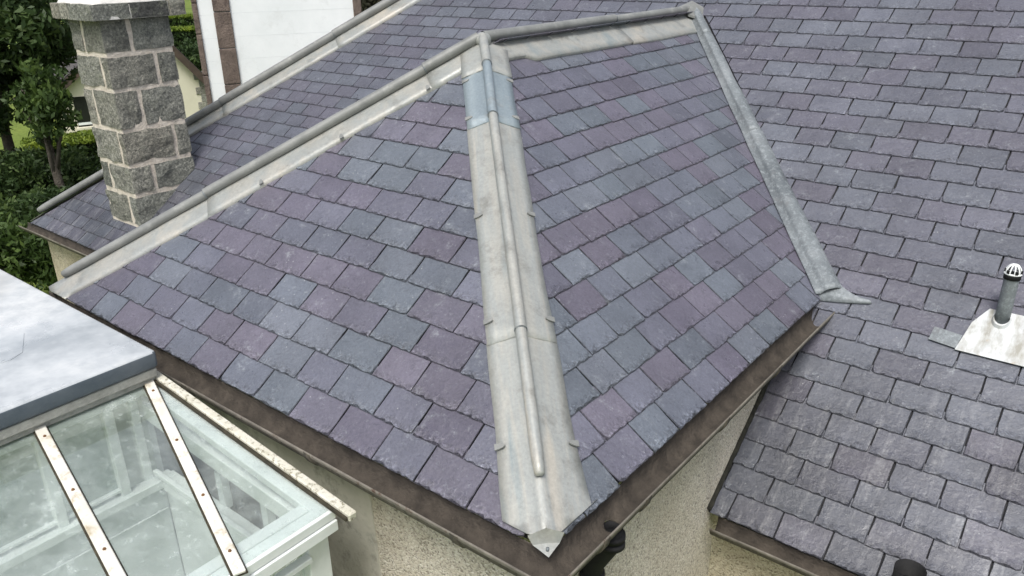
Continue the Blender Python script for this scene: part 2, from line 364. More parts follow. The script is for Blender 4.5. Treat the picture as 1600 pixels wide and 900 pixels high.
def make_mesh(v, f, mi, mats, rnd, loc=None):
    me = bpy.data.meshes.new('slate'); me.from_pydata(v, [], f)
    for m in mats: me.materials.append(m)
    me.polygons.foreach_set('material_index', mi)
    at = me.attributes.new('rnd', 'FLOAT', 'FACE'); at.data.foreach_set('value', rnd if isinstance(rnd, list) else [rnd]*len(f))
    lo = me.attributes.new('loc', 'FLOAT_VECTOR', 'POINT'); lo.data.foreach_set('vector', [c for p in (loc or v) for c in p])
    return me
POOL = {}
def pool(wd, ln, mats, k=22):
    key = (round(wd, 3), round(ln, 3), mats[0].name)
    if key not in POOL:
        lst = []
        for i in range(k):
            pts, ch = outline(wd-.006, ln); lst.append((pts, ch, make_mesh(*slate_geo(pts, ch, ln), mats, random.random())))
        POOL[key] = lst
    return POOL[key]
def in_view(P, mx=60):
    q = P-CAM; z = q.dot(FW)
    if z < .2: return None
    x = 800+1252.7*q.dot(RR)/z; y = 450-1252.7*q.dot(UU)/z
    return z if (-mx < x < 1600+mx and -mx < y < 900+mx) else None
def lay(part, pl, rows, gauge, wd, mats, phase, limit=300, shown=lambda P: True):
    """rows: list of (v_tail, [ (umin, umax, [halfplanes]) ... ])"""
    ln = gauge+.055; lst = pool(wd, ln, mats); items = []
    B = Matrix((pl.U, pl.V, pl.N)).transposed()
    for k, (vt, spans) in enumerate(rows):
        for (u0, u1, hps) in spans:
            off = phase+(.5*wd if k % 2 else 0)+random.uniform(-.02, .02)
            i0 = math.floor((u0-off)/wd)-1; edges = []; u = off+i0*wd
            while u < u1+wd:
                edges.append(u+random.uniform(-.024, .024)); u += wd
            for a, b in zip(edges, edges[1:]):
                if b < u0-.01 or a > u1+.01: continue
                items.append((vt+random.uniform(-.003, .003), a, b, hps))
    # nearest and visible first
    cand = []
    for it in items:
        P = pl.p((it[1]+it[2])/2, it[0]+gauge/2); z = in_view(P)
        cand.append((z if (z and shown(P)) else 1e6+(P-CAM).length, it))
    cand.sort(key=lambda c: c[0])
    JV, JF, JM, JR, JL = [], [], [], [], []; n_ind = 0
    for rank, (z, (vt, a, b, hps)) in enumerate(cand):
        ang = random.uniform(-.006, .006); sc = (b-a)/wd; uc = (a+b)/2
        pts, ch, me = random.choice(lst); ca, sa = math.cos(ang), math.sin(ang)
        flip = random.choice((1, -1))
        gp = [(uc+x*sc*ca-y*sa, vt+x*sc*sa+y*ca) for x, y in pts]
        bad = any(hp[0]*p[0]+hp[1]*p[1] < hp[2] for hp in hps for p in gp)
        ind = z < 1e5 and n_ind < limit
        if not bad and ind:
            o = bpy.data.objects.new('slate', me); col.objects.link(o); o.parent = part
            o.matrix_parent_inverse = PINV['_']
            Mx = (B @ Matrix.Rotation(ang, 3, 'Z') @ Matrix.Diagonal((sc, 1, 1))).to_4x4(); Mx.translation = pl.p(uc, vt)
            o.matrix_local = Mx; n_ind += 1; continue
        lp, lc = [(x*sc, y) for x, y in pts], list(ch)
        for (ha, hb, hc) in hps:
            # half-plane into slate coordinates
            a2 = ha*ca+hb*sa; b2 = -ha*sa+hb*ca; lp, lc = clip(lp, lc, (a2, b2, hc-ha*uc-hb*vt))
        if area(lp) < .0022: continue
        v, f, mi = slate_geo(lp, lc, ln); rr = random.random()
        if ind:
            me2 = make_mesh(v, f, mi, mats, rr); o = bpy.data.objects.new('slate', me2); col.objects.link(o); o.parent = part
            Mx = (B @ Matrix.Rotation(ang, 3, 'Z')).to_4x4(); Mx.translation = pl.p(uc, vt); o.matrix_local = Mx; n_ind += 1
        else:
            Mx = (B @ Matrix.Rotation(ang, 3, 'Z')).to_4x4(); Mx.translation = pl.p(uc, vt); b0 = len(JV)
            JV += [tuple(Mx @ Vector(p)) for p in v]; JF += [tuple(i+b0 for i in q) for q in f]; JM += mi; JR += [rr]*len(f); JL += v
    if JV:
        me = make_mesh(JV, JF, JM, mats, JR, JL); o = bpy.data.objects.new('slate_courses', me); col.objects.link(o); o.parent = part; o['kind'] = 'stuff'
    return n_ind, len(cand)
PINV['_'] = Matrix()
def deck(name, pts, pl, parent, label):
    v = [Vector(p)-pl.N*.022 for p in pts]; n = len(v); v2 = [p-pl.N*.03 for p in v]
    f = [tuple(range(n)), tuple(range(2*n-1, n-1, -1))]+[(i, n+i, n+(i+1) % n, (i+1) % n) for i in range(n)]
    o = mesh_obj(name, v+v2, f, M_deck, parent); o['label'] = label
    ip = PINV.get(parent.name); return o
# parts keep world coordinates: parent inverse cancels the empty; slates hang on parts whose own matrix is identity in world
ms = [M_slate, M_slate_e]; mw = [M_slw, M_slw_e]
def strip_inv(part):   # children of a part use world coordinates directly
    return part
g1 = .0835*S
# front (hip-end) slope
P1 = deck('roof_slope', [L_, C_+Vector((-.13, 0, 0)), C_.lerp(A, .06), A], F1, house, 'triangular hip-end slate slope between two lead hips')
rows = []
k1 = S/l1
for k in range(15):
    v = -.012+k*g1
    hr = (-1, -k1, -(S-.06)); hl = (1, -k1, -(S-.06))
    rows.append((v, [(-S+v*k1, S-v*k1, [hr, hl, (-1, .817, -(S-.11))])]))
n1 = lay(P1, F1, rows, g1, .1405*S, ms, .81*S, 300)
P2 = deck('roof_slope', [C_+Vector((0, .13, 0)), Vv, R_, A, C_.lerp(A, .06)], F2, house, 'four-sided slate slope between ridge, front hip and valley')
rows = []; kk = d1*S/l2; kv = (e-yV)*S/l2; yr = Vv.y
for k in range(15):
    v = -.012+k*.0832*S
    hl = (1, -kk, .05); hr = (-1, kv, -(yr-.005))
    rows.append((v, [(v*kk, yr+v*kv, [hl, hr, (1, .811, .11)])]))
n2 = lay(P2, F2, rows, .0832*S, .127*S, ms, .49*S, 300)
P3 = deck('roof_slope', [L_, A, R_, V3(-1, yV, 0)], F3, house, 'far slate slope of the wing behind the ridge')
rows = []
for k in range(15):
    v = -.012+k*.0832*S; rows.append((v, [(-yr-v*kv, -v*kk, [(-1, -kk, .05), (1, kv, -(yr-.01))])]))
n3 = lay(P3, F3, rows, .0832*S, .127*S, ms, .1, 0)
# main slope
topv = 1.62; XR = 2.6
tz = topv/km*tm; ty = yV+topv/km
P4 = deck('roof_slope', [ML2, V3(XR, ye, -zm), V3(XR, ty, tz), V3(-3.39+(ty-ye), ty, tz)], MP, house, 'large main slate slope rising behind the wing')
rows = []; gm = .0787*S; vm = -.752*S
WX = .962*S
for k in range(30):
    v = vm+k*gm; vt = v+gm*.6
    z = v/km*tm/S; hipl = (1, -1/km, -(3.39*S)-(ye-yV)*S*1.0+.05)       # u >= -3.39S + (y-ye)
    sp = []
    if z*S > h*S-.06: sp.append((-3.39*S, XR*S, [hipl]))
    elif z > -.022:
        s_ = 1/km*tm/h   # valley: |u| = S - v*s_
        sp.append((S-v*s_-.1, XR*S, [(1, s_, S+.155)])); sp.append((-3.39*S, -S+v*s_, [hipl, (-1, s_, S)]))
    else:
        sp.append((WX-.05, XR*S, [(1, 0, WX+.004)])); sp.append((-3.39*S, -WX, [hipl, (-1, 0, WX)]))
    rows.append((v, sp))
def shown_m(P):
    if P.x < -.1: return P.z > -.2 or P.x < -2.3*S
    return True
n4 = lay(P4, MP, rows, gm, .131*S, mw, 1.41*S, 320, shown_m)
P5 = deck('roof_slope', [ML2, V3(-3.39+(ty-ye), ty, tz), V3(-3.39+(ty-ye), ty+1, tz), V3(-3.39, ty+1+(ty-ye), -zm)][::-1][::-1], MH, house, 'far hip-end slate slope of the main roof')
rows = []
for k in range(26):
    v = -.01+k*gm; rows.append((v, [(-3.0*S, -v/km, [(-1, -1/km, .05)])]))
n5 = lay(P5, MH, rows, gm, .131*S, ms, .1, 0)
print('slates', n1, n2, n3, n4, n5)

# ---- lead cappings
HD = Vector((1, -1, 0)).normalized()
def capping(name, p0, p1, pa, pb, ia, ib, wa, wb, rad, segs, mat, label, roll_end=1.0, roll_lift=.85, flare=None, rmat=None, eave=None, nose=None, mats=None, start=0.0):
    """p0 top, p1 bottom of hip; pa/pb planes either side; ia/ib in-plane directions away from the hip line; wa/wb width functions of t"""
    p0, p1 = Vector(p0), Vector(p1); ax = (p1-p0).normalized(); Lg = (p1-p0).length
    up = (pa.N+pb.N).normalized()
    first = None
    cap = None
    cuts = [start]+list(segs)+[1.0]
    for si, (t0, t1) in enumerate(zip(cuts, cuts[1:])):
        n = max(6, int((t1-t0)*Lg/.07)); rows = []; lift = .024+.006*(len(cuts)-1-si)
        for i in range(n+1):
            t = t0+(t1-t0)*i/n
            if si < len(cuts)-2 and i == n: t += .012/Lg
            c = p0.lerp(p1, t); wa_, wb_ = wa(t), wb(t); row = []
            ja, jb = (mnoise.noise((t*9+si*3, 1.7, rad*50))*.010, mnoise.noise((t*9+si*3, 7.7, rad*50))*.010)
            wv = lambda q: .0035*mnoise.noise((t*14, q*4+si, 3.3))
            for q in (1.0, .995, .72, .45, .25, .12): row.append(c+ia*(wa_+ja)*q+pa.N*((lift if q < 1 else .002)-.018+wv(q)))
            row.append(c+up*(lift-.005))
            for q in (.12, .25, .45, .72, .995, 1.0): row.append(c+ib*(wb_+jb)*q+pb.N*((lift if q < 1 else .002)-.018+wv(-q)))
            if eave is not None:
                for pl_, idx in ((pa, range(0, 7)), (pb, range(6, 13))):
                    for j in idx:
                        vv_ = (row[j]-pl_.O).dot(pl_.V)
                        if vv_ < eave: row[j] = row[j]-ax*((eave-vv_)/max(.05, -ax.dot(pl_.V)))
            if nose is not None:
                for j in range(13):
                    q_ = (row[j]-(C_-HD*nose)).dot(HD)
                    if q_ > 0: row[j] = row[j]-ax*(q_/ax.dot(HD))
            rows.append(row)
        v, f = grid(rows)
        # turned lower edge
        b0 = len(v); last = rows[-1]; v += [p-up*.006+ax*.001 for p in last]; m = len(last); bs = (len(rows)-1)*m
        f += [(bs+j, bs+j+1, b0+j+1, b0+j) for j in range(m-1)]
        smat = mats[si] if mats else mat
        o = mesh_obj('lead_sheet' if cap else name, v, f, smat, house if not cap else cap, True)
        if not cap:
            cap = o; o['label'] = label; PINV[o.name] = Matrix()
        te = min(t1, roll_end)
        if te > t0:
            rows = []; n = max(6, int((te-t0)*Lg/.05)); rr = rad*(1+.05*(len(cuts)-si))
            for i in range(n+1):
                t = t0+(te-t0)*i/n; c = p0.lerp(p1, t)+up*(lift-.012+rr*roll_lift); sd_ = ax.cross(up)
                c = c+sd_*.004*mnoise.noise((t*6, si, 9.1))
                sc = 1.0
                if te == roll_end and roll_end < 1 and i >= n-1: sc = (.93, .8)[i-(n-1)]
                rows.append([c+(sd_*math.cos(a)+up*math.sin(a))*rr*sc for a in [math.radians(x) for x in range(-64, 245, 14)]])
            v, f = grid(rows)
            if te == roll_end and roll_end < 1:
                ctr = sum(rows[-1], Vector())/len(rows[-1])+ax*rad*.35; v.append(ctr); m = len(rows[-1]); bs = (len(rows)-1)*m
                f += [(bs+j, bs+j+1, len(v)-1) for j in range(m-1)]
            # lap ring at the top edge
            mesh_obj('lead_roll', v, f, rmat or smat, cap, True)
            if si > 0:
                ring = [c0+(c0-p0.lerp(p1, t0)-up*(lift-.012+rr*roll_lift)).normalized()*.004 for c0 in rows[0]]
                v2, f2 = grid([[p-ax*.006 for p in ring], [p+ax*.004 for p in ring], [p+ax*.004 for p in rows[0]]]); mesh_obj('lap_edge', v2, f2, M_leadold, cap, True)
    return cap
def inplane(pl, ax, toward):
    d_ = ax.normalized().cross(pl.N).normalized()
    return d_ if d_.dot(toward) > 0 else -d_
axf = C_-A; ia = inplane(F1, axf, Vector((-1, 0, 0))); ib = inplane(F2, axf, Vector((0, 1, 0)))
def wbf(t): return .175+.04*max(0, (t-.5)/.5)+(.06*((t-.84)/.16)**1.5 if t > .84 else 0)
hipf = capping('hip_capping', A, C_, F1, F2, ia, ib, lambda t: .162+.012*t, wbf, .025, [.085, .235, .70], M_lead, 'pale lead sheet and roll dressed over the front hip', roll_end=.915, eave=.012, nose=.055, mats=[M_lead, M_leadb, M_leadf, M_leadf])
axl = L_-A; ia2 = inplane(F1, axl, Vector((1, 0, 0))); ib2 = inplane(F3, axl, Vector((0, 1, 0)))
hipl_ = capping('hip_capping', A, L_, F1, F3, ia2, ib2, lambda t: .175+.02*t, lambda t: .2, .030, [.12, .62], M_lead, 'long lead roll and sheet along the left hip', roll_end=.958, rmat=M_leadroll, eave=-.01)
axr = R_-A; ia3 = inplane(F2, axr, Vector((1, 0, 0))); ib3 = inplane(F3, axr, Vector((-1, 0, 0)))
ridge = capping('ridge_capping', A, R_, F2, F3, ia3, ib3, lambda t: .215+.03*t if t > .1 else .17, lambda t: .2, .032, [.55], M_lead, 'lead roll and apron along the short ridge', rmat=M_leadroll)
MHt = V3(-3.39+(ty-ye), ty, tz); axm = ML2-MHt
hipm = capping('hip_capping', MHt, ML2, MP, MH, inplane(MP, axm, Vector((1, 0, 0))), inplane(MH, axm, Vector((0, 1, 0))), lambda t: .22, lambda t: .2, .04, [.3, .55, .8], M_lead, 'lead roll and sheet on the far main hip', roll_end=.97, rmat=M_leadroll, eave=-.01)
# apex saddle: lead boss where hips and ridge meet
bm = bmesh.new(); bmesh.ops.create_uvsphere(bm, u_segments=18, v_segments=10, radius=.058)
for v in bm.verts: v.co.z *= .9
me = bpy.data.meshes.new('apex_saddle'); bm.to_mesh(me); bm.free(); me.materials.append(M_lead); me.polygons.foreach_set('use_smooth', [True]*len(me.polygons))
o = bpy.data.objects.new('apex_saddle', me); col.objects.link(o); o.parent = house; o.matrix_parent_inverse = PINV[house.name]; o.location = A+Vector((0, 0, .035))
# clips along the lead edges
def clip_tab(c, dirv, n, ax, parent):
    dirv = dirv.normalized(); rows = []
    pts = []
    for k in range(9):
        a = math.pi*k/8; pts.append(c+dirv*(-.003+.05*math.sin(a) if 0 < k < 8 else -.003)+ax*(.015*math.cos(a))+n*.0035)
    v = pts+[p-n*.007 for p in pts]; m = len(pts)
    f = [tuple(range(m))]+[(i, m+i, m+(i+1) % m, (i+1) % m) for i in range(m)]
    mesh_obj('lead_clip', v, f, M_leadroll, parent)
axn = axf.normalized()
for t in (.10, .21, .455, .665, .862):
    c = A.lerp(C_, t); wv_ = .162+.012*t
    clip_tab(c+ia*wv_+F1.N*.026, -ia, F1.N, axn, hipf)
    clip_tab(c+ib*wbf(t)+F2.N*.026, -ib, F2.N, axn, hipf)
for t in (.13, .32, .5):
    c = A.lerp(L_, t); clip_tab(c+ia2*(.175+.02*t)+F1.N*.026, -ia2, F1.N, axl.normalized(), hipl_)
# folded lead tip over the gutter corner
zt = Vector((0, 0, 1)); pd = Vector((1, 1, 0)).normalized()
qm = C_-HD*.056+zt*.052; qa, qb = C_-HD*.056-pd*.075+zt*.022, C_-HD*.056+pd*.075+zt*.022
ra, rm, rb = C_-HD*.046-pd*.055-zt*.020, C_-HD*.044-zt*.014, C_-HD*.046+pd*.055-zt*.020
st_ = C_+HD*.016-zt*.034; sl_, sr_ = C_-HD*.022-pd*.034-zt*.024, C_-HD*.022+pd*.034-zt*.024
mesh_obj('lead_tip', [qa, qm, qb, ra, rm, rb, sl_, sr_, st_], [(0, 3, 4, 1), (1, 4, 5, 2), (3, 6, 4), (4, 7, 5), (4, 6, 8), (4, 8, 7)], M_lead, hipf)
nc = C_-HD*.014-zt*.022; tube('nail', [nc-zt*.004, nc+zt*.010], .007, M_leadold, hipf, 8)
# valley lead between wing and main slope
axv = (Vv-R_); Lv = axv.length; axvn = axv.normalized(); iF = inplane(F2, axv, Vector((0, -1, 0))); iM = inplane(MP, axv, Vector((1, 0, 0)))
def valley():
    cap = None; upv = (F2.N+MP.N).normalized()
    cuts = [0, .12, .52, 1.0]
    for si, (t0, t1) in enumerate(zip(cuts, cuts[1:])):
        rows = []; n = int((t1-t0)*Lv/.05); lift = .028+.004*(3-si)
        for i in range(n+1):
            t = t0+(t1-t0)*i/n; c = R_.lerp(Vv, t); row = []
            wM = .095+.05*t; wF = .035+.02*t
            j = .006*mnoise.noise((t*11, si, 2.2))
            row.append(c+iF*(wF+j)+F2.N*.003); row.append(c+iF*(wF+j)*.97+F2.N*(.012))
            row.append(c+iF*wF*.5+F2.N*(lift*.75))
            row.append(c+upv*(lift+.026))
            row.append(c+iM*wM*.35+MP.N*(lift+.026)); row.append(c+iM*wM*.75+MP.N*(lift+.014))
            row.append(c+iM*(wM+j)+MP.N*(lift-.022)); row.append(c+iM*(wM+j)*1.03+MP.N*(-.03))
            rows.append(row)
        v, f = grid(rows); b0 = len(v); m = len(rows[-1]); bs = (len(rows)-1)*m
        v += [p-upv*.006 for p in rows[-1]]; f += [(bs+j, bs+j+1, b0+j+1, b0+j) for j in range(m-1)]
        o = mesh_obj('lead_sheet' if cap else 'valley_lining', v, f, M_leadold, cap or house, True)
        if not cap: cap = o; o['label'] = 'blue-grey weathered lead in the valley against the main slope'; PINV[o.name] = Matrix()
    # tongue spread over the main slates at the foot
    pl = MP; bu, bv = pl.U, pl.V
    c = Vv+iM*.02
    rows = []
    for i in range(7):
        s_ = i/6; a = c+bu*(-.02+.30*s_)+bv*(.17*(1-s_)**1.8+.035*s_); b = c+bu*(-.045+.345*s_)+bv*(-.055+.07*s_**1.3)
        rows.append([a+pl.N*(.016-.02*s_*0), a.lerp(b, .5)+pl.N*.022, b+pl.N*.014, b+pl.N*.002])
    v, f = grid(rows); mesh_obj('lead_tongue', v, f, M_leadold, cap, True)
    # folded hood at the head of the valley
    pts = [R_+Vector((-.10, -.04, .07)), R_+Vector((-.02, .06, .12)), R_+Vector((.09, .09, .06)), R_+Vector((.16, -.03, -.035)), R_+Vector((.06, -.16, .015)), R_+Vector((.02, -.02, .10))]
    mesh_obj('lead_hood', pts+[p-Vector((0, 0, .02)) for p in pts], [(0, 5, 1), (1, 5, 2), (2, 5, 3), (3, 5, 4), (4, 5, 0)]+[(i, (i+1) % 5, 6+(i+1) % 5, 6+i) for i in range(5)], M_leadroll, cap)
    return cap
valley()

# ---- walls
def wallbox(name, lo, hi, mat, label):
    o = bevbox(name, lo, hi, mat, house, 0); o['label'] = label; return o
wallbox('wall', (-.955*S, .045*S, GZ), (.955*S, 1.9*S, -.03*S), M_harl, 'beige pebble-harled wall of the wing')
wallbox('wall', (-3.33*S, (ye+.05)*S, GZ-.01), (2.55*S, 3.0*S, (-zm-.012)*S), M_harld, 'stained harled wall of the main house')
# smooth cement patch on the wing's front wall beside the conservatory
def cement():
    xs = [-.95, -.6, -.2, .1, .3, .42, .46]; top = [-.035]*7
    n = 26; pts = [(-.95*S, -.04*S)]
    for i in range(n+1):
        z = -.04-.9*i/n; x = .47+.03*mnoise.noise((z*7, .3, 0))+.02*math.sin(z*9)-(.07 if z > -.12 else 0)*(1-(-.04-z)/.08 if z > -.12 else 0)
        pts.append((x*S, z*S))
    pts.append((-.95*S, -.94*S))
    y = .045*S-.007
    v = [(p[0], y, p[1]) for p in pts]+[(p[0], y+.0065, p[1]) for p in pts]; m = len(pts)
    f = [tuple(range(m))[::-1]]+[(i, (i+1) % m, m+(i+1) % m, m+i) for i in range(m)]
    o = mesh_obj('render_patch', v, f, M_cem, house); o['label'] = 'smooth grey cement patch on the harled wall'
cement()
# grimy fillet where the wing wall meets the main slope
pts = []
for i in range(40):
    t = i/39; z = -.03*S+(-zm+.03)*S*t; y = (yV*S+z/tm); pts.append(MP.p(.957*S, 0, 0)*0+Vector((.958*S, y, z))+MP.N*.006+Vector((.004*mnoise.noise((t*20, 0, 0)), 0, .006*mnoise.noise((t*24, 5, 0)))))
tube('mortar_fillet', pts, [.016+.010*abs(mnoise.noise((i*.7, 3, 3))) for i in range(40)], M_grime, house, 7)

# ---- gutters
GOFF = .75
def gutter(name, path, outs, r, z, mat, label, th=.005, sub=.06):
    """open half-round trough swept along path; outs = outward horizontal vectors per vertex (already mitred)"""
    prof = [(-r, .012)]+[(-r*math.cos(a), -r*math.sin(a)) for a in [math.pi*k/12 for k in range(13)]]+[(r+.006, .004), (r+.006, -.008)]
    prof += [((r+th)*math.cos(a), -(r+th)*math.sin(a)) for a in [math.pi*k/12 for k in range(1, 12)]]+[(-r-th, .0), (-r-th, .012)]
    rows = []
    for i in range(len(path)-1):
        p, q = Vector(path[i]), Vector(path[i+1]); n = max(1, int((q-p).length/sub))
        for k in range(n+(1 if i == len(path)-2 else 0)):
            t = k/n; c = p.lerp(q, t); o_ = outs[i].lerp(outs[i+1], t) if False else (outs[i] if k == 0 else OUTSEG[i])
            if i == len(path)-2 and k == n: o_ = outs[i+1]
            wob = .003*mnoise.noise((c.x*2, c.y*2, 1.0))
            rows.append([c+o_*(a+r*GOFF)+Vector((0, 0, (b*1.25 if b < 0 else b)+z+wob)) for a, b in prof])
    v, f = grid(rows, True); m = len(prof)
    f += [tuple(range(m))[::-1], tuple(range(len(v)-m, len(v)))]
    mi = []
    for i in range(len(rows)-1): mi += [1 if q < 8 else (0 if q < 10 else (2 if q < 16 else 0)) for q in range(m)]  # dark trough band and light lip band: channel shading put into colour
    o = mesh_obj(name, v, f, [mat, M_mud_shade, M_lip], house, True, mi=mi+[0, 0])
    o['label'] = label; PINV[o.name] = Matrix()
    return o
ZG = -.03*S+.01; RG = .066
OUTSEG = [Vector((0, -1, 0)), Vector((1, 0, 0))]
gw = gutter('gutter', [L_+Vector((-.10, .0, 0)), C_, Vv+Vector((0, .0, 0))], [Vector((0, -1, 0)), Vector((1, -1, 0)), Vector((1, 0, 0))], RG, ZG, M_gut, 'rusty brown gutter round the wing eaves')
# outlet hole near the corner
OUTY = .185*S
OC = Vector((S+RG*GOFF, OUTY, ZG-RG*1.25))
def cut(o, center, rad, dep):
    bm = bmesh.new(); bmesh.ops.create_cone(bm, cap_ends=True, segments=20, radius1=rad, radius2=rad, depth=dep); bm.transform(Matrix.Translation(center))
    me = bpy.data.meshes.new('t'); bm.to_mesh(me); bm.free(); c = bpy.data.objects.new('t', me); col.objects.link(c)
    md = o.modifiers.new('b', 'BOOLEAN'); md.object = c; md.operation = 'DIFFERENCE'; md.solver = 'EXACT'
    dg = bpy.context.evaluated_depsgraph_get(); ev = o.evaluated_get(dg); nm = bpy.data.meshes.new_from_object(ev, depsgraph=dg)
    o.modifiers.clear(); o.data = nm; bpy.data.objects.remove(c)
cut(gw, OC, .04, .1)
def open_pipe(name, pts, r, mat, parent, label=None, th=.005):
    rows = []; path = [Vector(p) for p in pts]
    for i, p in enumerate(path):
        d_ = (path[min(i+1, len(path)-1)]-path[max(i-1, 0)]).normalized(); a = Vector((0, 1, 0)) if abs(d_.y) < .9 else Vector((1, 0, 0)); a = (a-d_*a.dot(d_)).normalized(); b = d_.cross(a)
        rows.append([p+(a*math.cos(2*math.pi*k/20)+b*math.sin(2*math.pi*k/20))*r for k in range(20)])
    inner = []
    for i, p in enumerate(path): inner.append([p+(q-p)*((r-th)/r) for q in rows[i]])
    rr = inner[::-1]+rows
    v, f = grid(rr, True); o = mesh_obj(name, v, f, mat, parent, True)
    if label: o['label'] = label
    PINV[o.name] = Matrix(); return o
WXm = .955*S
dp = open_pipe('downpipe', [OC+Vector((0, 0, -.001)), OC+Vector((0, 0, -.07)), OC+Vector((-.02, 0, -.12)), OC+Vector((-.085, 0, -.24)), Vector((WXm+.05, OUTY, ZG-.40)), Vector((WXm+.05, OUTY, GZ))], .046, M_black, house, 'black downpipe under the gutter outlet at the wing corner')
for zz in (-.035, -.075): tube('pipe_collar', [OC+Vector((0, 0, zz)), OC+Vector((0, 0, zz-.022))], .058, M_black, dp, 18)
tube('pipe_collar', [Vector((WXm+.05, OUTY, ZG-.38)), Vector((WXm+.05, OUTY, ZG-.46))], .058, M_black, dp, 18)
# sockets and brackets on the wing gutter
def collar(c, along, out, r, parent):
    rows = []
    for s_ in (-.022, .022):
        rows.append([c+along*s_+out*(r*GOFF+(r+.011)*math.cos(a))+Vector((0, 0, ZG-(r+.011)*1.25*math.sin(a))) for a in [math.pi*k/14 for k in range(15)]])
    rows = [[p+(c+out*r*GOFF+Vector((0, 0, ZG))-p)*.14 for p in rows[0]]]+rows+[[p+(c+out*r*GOFF+Vector((0, 0, ZG))-p)*.14 for p in rows[1]]]
    v, f = grid(rows); mesh_obj('gutter_joint', v, f, M_gut, parent, True)
for y in (.265, .11, .95, .63): collar(Vector((S, y*S, 0)), Vector((0, 1, 0)), Vector((1, 0, 0)), RG, gw)
for x in (.82, -.12, .38): collar(Vector((x*S, 0, 0)), Vector((1, 0, 0)), Vector((0, -1, 0)), RG, gw)
# main-roof gutters
OUTSEG = [Vector((0, -1, 0))]
ZGo = ZG; ZG = -zm*S-.045
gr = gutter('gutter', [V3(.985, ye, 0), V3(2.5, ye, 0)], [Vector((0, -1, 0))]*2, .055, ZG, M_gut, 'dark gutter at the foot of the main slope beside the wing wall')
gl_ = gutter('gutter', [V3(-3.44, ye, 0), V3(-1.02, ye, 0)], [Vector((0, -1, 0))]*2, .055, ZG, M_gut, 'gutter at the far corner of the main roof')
ZG = ZGo
# moss and debris lying in the gutters
def clump(c, r, parent, mat, n=10):
    bm = bmesh.new()
    for i in range(n):
        p = Vector(c)+Vector((random.gauss(0, r), random.gauss(0, r), abs(random.gauss(0, r*.12)))); s_ = random.uniform(.002, .006)
        g = bmesh.ops.create_icosphere(bm, subdivisions=1, radius=s_)
        for v in g['verts']: v.co = Vector((v.co.x*random.uniform(.8, 1.6), v.co.y*random.uniform(.8, 1.6), v.co.z*.7))+p
    me = bpy.data.meshes.new('gutter_debris'); bm.to_mesh(me); bm.free(); me.materials.append(mat)
    o = bpy.data.objects.new('gutter_debris', me); col.objects.link(o); o.parent = parent; o['kind'] = 'stuff'
zb = ZG-RG*1.15
clump((S+.07, -.06, zb+.012), .014, gw, M_moss, 26)

# ---- chimney
cx1, cy0 = -2.345*S, .965*S; CW, CD = .315*S, .35*S; cx0, cy1 = cx1-CW, cy0+CD
ctop = .715*S
core = bevbox('chimney', (cx0+.004, cy0+.004, -.62*S), (cx1-.004, cy1-.004, ctop-.002), M_mort, house, .01)
core['label'] = 'square chimney of grey granite blocks with pink mortar joints'; PINV[core.name] = Matrix()
def rock(name, lo, hi, mat, parent, amp=.016, step=.06, protr=.014):
    bm = bmesh.new(); lo, hi = Vector(lo), Vector(hi)
    v, f = box_vf(lo, hi); vv = [bm.verts.new(p) for p in v]
    for q in f: bm.faces.new([vv[i] for i in q])
    bmesh.ops.subdivide_edges(bm, edges=list(bm.edges), cuts=5, use_grid_fill=True)
    ctr = (lo+hi)/2; off = Vector((random.uniform(0, 50),)*3); hs_ = (hi-lo)/2
    for x in bm.verts:
        q = x.co-ctr; rel = [abs(q[i])/hs_[i] for i in range(3)]
        nrm = Vector([math.copysign(1, q[i]) if rel[i] > .99 else 0 for i in range(3)])
        edge = sorted(rel)[1]
        d_ = amp*mnoise.fractal(x.co*7+off, 1.0, 2.0, 4)+protr*.5*(1-edge**6)
        x.co += nrm.normalized()*d_ if nrm.length else Vector()
        x.co += Vector((mnoise.noise(x.co*5+off), mnoise.noise(x.co*5-off), mnoise.noise(x.co*5+off*2)))*.010
    me = bpy.data.meshes.new(name); bm.to_mesh(me); bm.free(); me.materials.append(mat)
    o = bpy.data.objects.new(name, me); col.objects.link(o); o.parent = parent; return o
zs = [.713, .552, .385, .187, .007, -.148, -.32, -.5]; fl = [.62, .22, .70, .16, .70, .25, .65]; fr = [.39, .70, .36, .77, .34, .84, .4]
mj = .055; pr = .003
for i in range(7):
    z1, z0 = zs[i]*S-(.002 if i == 0 else mj/2), zs[i+1]*S+mj/2
    xa = cx1-fl[i]*CW; ya = cy0+fr[i]*CD; xm = cx0+.5*CW; ym = cy0+.5*CD
    rock('stone', (xa+mj/2, cy0-pr, z0), (cx1+pr, ya-mj/2, z1), M_gran, core)
    rock('stone', (cx0-pr, cy0-pr, z0), (xa-mj/2, ym-mj/2, z1), M_gran, core)
    rock('stone', (xm+mj/2, ya+mj/2, z0), (cx1+pr, cy1+pr, z1), M_gran, core)
    rock('stone', (cx0-pr, ym+mj/2, z0), (xm-mj/2, cy1+pr, z1), M_gran, core)
ov = .052*S; ct = .072*S; gp = .008
M_grand = noise_mat('dark_granite', (.035, .036, .034), (.10, .10, .092), 30, .95, .8, .03, c2=(.20, .21, .16), th=(.55, .7), s2=9)
xs_ = [cx0-ov, cx0-ov+.20, cx0-ov+.40, cx1+ov]
for a, b in zip(xs_, xs_[1:]):
    rock('cap_stone', (a+gp, cy0-ov, ctop+.002), (b-gp, cy0+.30, ctop+ct), M_gran, core, .003, protr=.004)
rock('cap_stone', (cx1-.30, cy0+.30+gp, ctop+.002), (cx1+ov, cy1+ov-.16, ctop+ct), M_grand, core, .004, protr=.004)
rock('cap_stone', (cx1-.26, cy1+ov-.145, ctop+.002), (cx1+ov+.02, cy1+ov+.03, ctop+ct), M_gran, core, .012, protr=.01)
